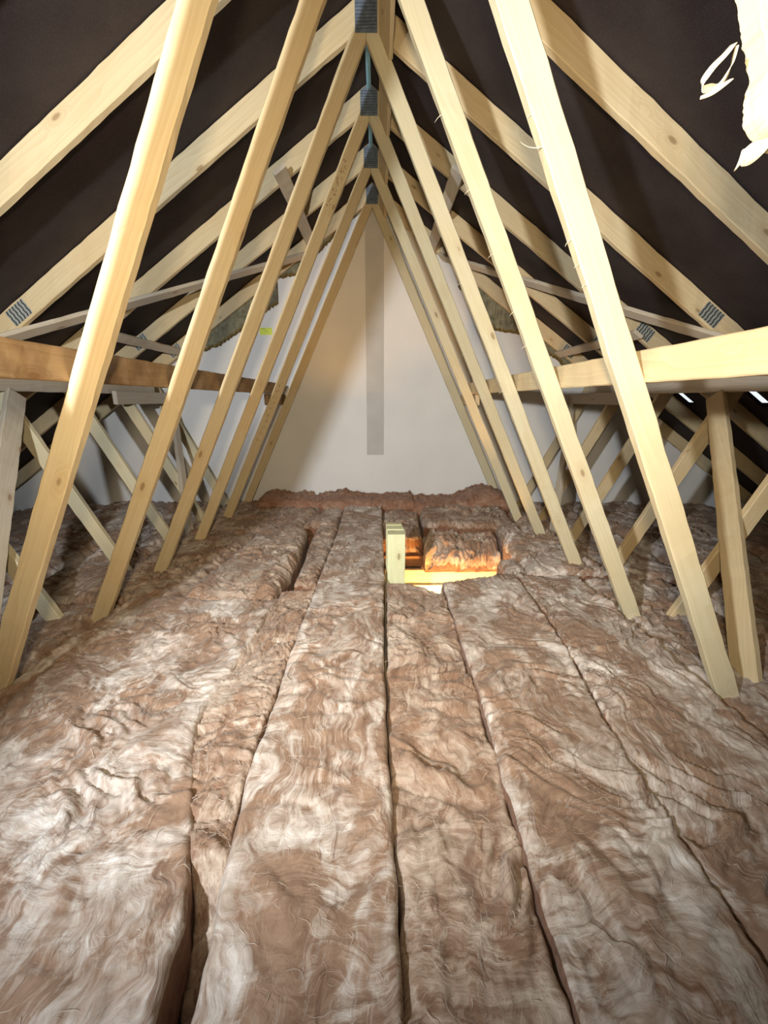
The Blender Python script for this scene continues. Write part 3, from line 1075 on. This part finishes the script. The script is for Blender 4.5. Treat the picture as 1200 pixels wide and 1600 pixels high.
G1 = 'insulation blankets laid down the middle'
G2 = 'insulation blankets in the side strips'
YN = -0.35
batt('broad pale blanket down the middle, left of the straight dark seam', [(YN, -0.262), (0.5, -0.262), (0.95, -0.31), (2.2, -0.295), (3.0, -0.275), (4, -0.27)],
     [(YN, 0.092), (0.7, 0.094), (1.0, 0.082), (1.3, 0.078), (1.6, 0.074), (2.1, 0.080), (2.3, 0.088), (4, 0.08)], YN, 4.02, -0.992, 'wool', 0.8, 0.0065, 1, 2600, group=G1, roll=0.018, endroll=(0.05, 0.05))
batt('narrow rumpled brown blanket right of the straight dark seam', [(YN, 0.094), (0.7, 0.097), (1.0, 0.083), (2.2, 0.098)],
     [(YN, 0.376), (0.8, 0.39), (1.4, 0.402), (2.2, 0.41)], YN, 2.27, -1.006, 'wool_brown', 1.7, 0.0060, 2, 2600, group=G1, roll=0.02, endroll=(0.05, 0.12),
     endx=lambda x: 0.06 - 0.12 * np.clip((x - 0.16) / 0.24, 0, 1))
batt('wide blanket right of the narrow rumpled one, ending at the hatch', [(YN, 0.374), (0.8, 0.388), (1.4, 0.402), (2.2, 0.41)],
     [(YN, 0.775), (0.6, 0.765), (1.0, 0.775), (1.6, 0.83), (2.3, 0.86)], YN, 2.30, -0.988, 'wool', 0.95, 0.0065, 3, 2600, group=G1, roll=0.016, endroll=(0.05, 0.12),
     endx=lambda x: -0.05 + 0.19 * np.clip((x - 0.40) / 0.42, 0, 1) ** 0.8)
batt('blanket along the foot of the right long webs, near the viewer', [(YN, 0.78), (0.6, 0.770), (1.0, 0.78), (1.6, 0.835), (2.3, 0.865)],
     [(YN, 1.27), (1.4, 1.24), (2.3, 1.22)], YN, 2.36, -0.992, 'wool', 1.6, 0.0070, 4, 2200, group=G1, roll=0.014)
# left
batt('broad blanket at the left, its right edge by the open dark gap', [(YN, -1.30), (1.2, -1.28), (2.05, -1.22)],
     [(YN, -0.305), (0.62, -0.325), (0.85, -0.41), (1.16, -0.53), (1.65, -0.485), (2.05, -0.47)], YN, 2.08, -0.985, 'wool', 1.25, 0.0068, 5, 3000, group=G1, roll=0.022,
     endroll=(0.05, 0.09))
batt('narrow shaggy strip wedged between the left and middle blankets', [(0.42, -0.31), (0.66, -0.335), (0.85, -0.425), (1.16, -0.542), (1.65, -0.50), (2.1, -0.475)],
     [(0.42, -0.262), (0.66, -0.275), (0.95, -0.312), (2.2, -0.297)], 0.42, 2.22, -1.006, 'wool_brown', 1.7, 0.0055, 6, 1600, group=G1, roll=0.015, endroll=(0.06, 0.12), stri=0.010,
     tilt=lambda x, y: -0.13 * np.clip((0.74 - y) / 0.14, 0, 1))
batt('plump roll beyond the broad left blanket, beside the triangular gap', [(2.0, -0.98), (3.0, -0.90)], [(2.0, -0.50), (2.6, -0.47), (3.3, -0.52)], 2.02, 3.30, -0.970, 'wool_brown', 1.5, 0.0085, 7, 900,
     group=G1, roll=0.08, endroll=(0.10, 0.08))
batt('sunken strip between the plump roll and the middle blanket', [(2.3, -0.435), (3.0, -0.46), (3.6, -0.46)], [(2.3, -0.315), (3.0, -0.29), (3.6, -0.285)], 2.30, 3.55, -1.03, 'wool_brown', 1.1, 0.0085, 8, 300,
     group=G1, roll=0.03)
batt('lumpy blanket among the feet of the left long webs', [(1.9, -1.62), (3.2, -1.5)], [(2.05, -1.0), (3.0, -0.92), (3.3, -0.9)], 2.10, 3.34, -1.015, 'wool_brown', 1.9, 0.0095, 9, 900,
     group=G2, roll=0.08)
batt('crumpled blanket behind the plump roll, left of the middle', [(3.3, -1.30), (4.0, -1.25)], [(3.3, -0.62), (4.0, -0.50)], 3.32, 4.03, -1.0, 'wool_brown', 1.8, 0.0105, 10, 500, group=G2, roll=0.06)
batt('small blanket piece left of the middle, against the wall band', [(3.5, -0.60), (4.0, -0.48)], [(3.5, -0.29), (4.0, -0.28)], 3.50, 4.02, -1.01, 'wool_brown', 1.5, 0.0105, 11, 300, group=G2, roll=0.05)
# bands against the gable
batt('reddish-brown band of layered wool along the foot of the gable', [(4.0, -1.12), (4.42, -1.12)], [(4.0, 0.40), (4.42, 0.40)], 4.00, WALL_Y - 0.034, -0.950, 'wool_red', 1.4, 0.009, 12, 1200,
     group='wool bands at the foot of the gable', roll=0.05, endroll=(0.09, 0.012), stri=0.010, along='x',
     extra=lambda x, y: 0.03 * np.abs(pn(x * 14, y * 9, 5)) * np.clip((y - 4.2) / 0.1, 0, 1) + 0.05 * np.exp(-((x + 0.30) / 0.05) ** 2) * np.clip((y - 4.25) / 0.15, 0, 1) + 0.03 * np.exp(-((x + 1.0) / 0.12) ** 2))
batt('raised brown wool heap against the gable foot, right of centre', [(3.95, 0.38), (4.42, 0.38)], [(3.95, 1.30), (4.42, 1.32)], 3.95, WALL_Y - 0.034, -0.965, 'wool_red', 1.5, 0.009, 13, 900,
     group='wool bands at the foot of the gable', roll=0.06, endroll=(0.12, 0.012), stri=0.006, along='x',
     extra=lambda x, y: 0.03 * np.abs(pn(x * 14, y * 9, 6)) + 0.10 * np.exp(-((x - 1.12) / 0.22) ** 2))
# right of and beyond the hatch
batt('brown blanket piece directly behind the timber offcuts', [(3.2, 0.085), (4.0, 0.08)], [(3.2, 0.40), (4.0, 0.42)], 3.22, 3.98, -1.03, 'wool_brown', 1.9, 0.0095, 14, 500, group=G2, roll=0.07)
batt('orange-lit torn wool clump hanging over the hatch edge', [(3.0, 0.40), (3.5, 0.42)], [(3.0, 0.98), (3.5, 1.0)], 3.03, 3.40, -1.055, 'wool_brown', 2.6, 0.0055, 15, 1500, group=G2, roll=0.13, side=0.03,
     endroll=(0.20, 0.06), bottom=FLOOR + 0.125, extra=lambda x, y: 0.07 * np.abs(pn(x * 9, y * 9, 8)) + 0.03 * np.abs(pn(x * 24, y * 24, 9)) - 0.02)
batt('crumpled blanket behind the orange-lit clump', [(3.3, 0.43), (4.0, 0.44)], [(3.3, 1.22), (4.0, 1.22)], 3.40, 3.99, -0.985, 'wool_brown', 2.0, 0.0095, 16, 700, group=G2, roll=0.08)
batt('loose wool tuft sagging behind the offcuts, lit from the hatch', [(3.22, 0.12), (3.4, 0.12)], [(3.22, 0.39), (3.4, 0.40)], 3.21, 3.40, -1.13, 'wool_brown', 2.6, 0.007, 17, 700, group=G2, roll=0.09)
batt('lumpy blanket right of the hatch, by the feet of the right long webs', [(2.3, 0.93), (2.6, 0.97), (3.4, 1.02)], [(2.3, 1.48), (3.4, 1.42)], 2.38, 3.42, -0.990, 'wool', 1.9, 0.0085, 18, 1100, group=G2, roll=0.09)
batt('short blanket end tucked at the right corner of the hatch', [(2.22, 0.80), (2.6, 0.84)], [(2.22, 0.95), (2.6, 0.985)], 2.30, 2.66, -1.01, 'wool', 1.5, 0.0075, 19, 300, group=G2, roll=0.06)
# outer strips
for s, nm in ((-1, 'left'), (1, 'right')):
    e = 1.30 if s < 0 else 1.26
    a, b = (1.24, 1.24) if s > 0 else (1.31, 1.31)

    def LR(x0, x1):
        return ([(YN, s * x0), (5, s * x0)], [(YN, s * x1), (5, s * x1)]) if s > 0 else ([(YN, s * x1), (5, s * x1)], [(YN, s * x0), (5, s * x0)])
    l, r = LR(a, 1.78)
    batt('blanket strip outside the %s long web feet, front half' % nm, l, r, YN, 2.08 if s < 0 else 2.36, -1.02, 'wool', 1.7, 0.0105, 20 + s, 900, group=G2, roll=0.08)
    l, r = LR(1.56 if s < 0 else 1.47, 1.98)
    batt('blanket strip outside the %s long web feet, far half' % nm, l, r, 2.12 if s < 0 else 2.38, 4.40, -1.035, 'wool', 1.7, 0.0125, 24 + s, 900, group=G2, roll=0.09)
    l, r = LR(1.12 if s < 0 else 1.26, 1.54 if s < 0 else 1.46)
    batt('wool tucked between the last %s web feet and the gable' % nm, l, r, 3.45, 4.40, -1.02, 'wool_brown', 1.7, 0.0125, 28 + s, 400, group=G2, roll=0.09)
    l, r = LR(1.80, 2.55)
    batt('wide blanket under the outer binder, %s side, front half' % nm, l, r, YN, 2.36, -1.04, 'wool', 1.8, 0.014, 32 + s, 600, group=G2, roll=0.1)
    l, r = LR(2.0, 2.75)
    batt('wide blanket under the outer binder, %s side, far half' % nm, l, r, 2.38, 4.40, -1.035, 'wool', 1.8, 0.015, 36 + s, 600, group=G2, roll=0.1)
    l, r = LR(2.77, 3.5)
    batt('outermost blanket tucked towards the %s eaves' % nm, l, r, 0.6, 4.40, -1.05, 'wool_brown', 1.6, 0.018, 40 + s, 0, group=G2, roll=0.1)
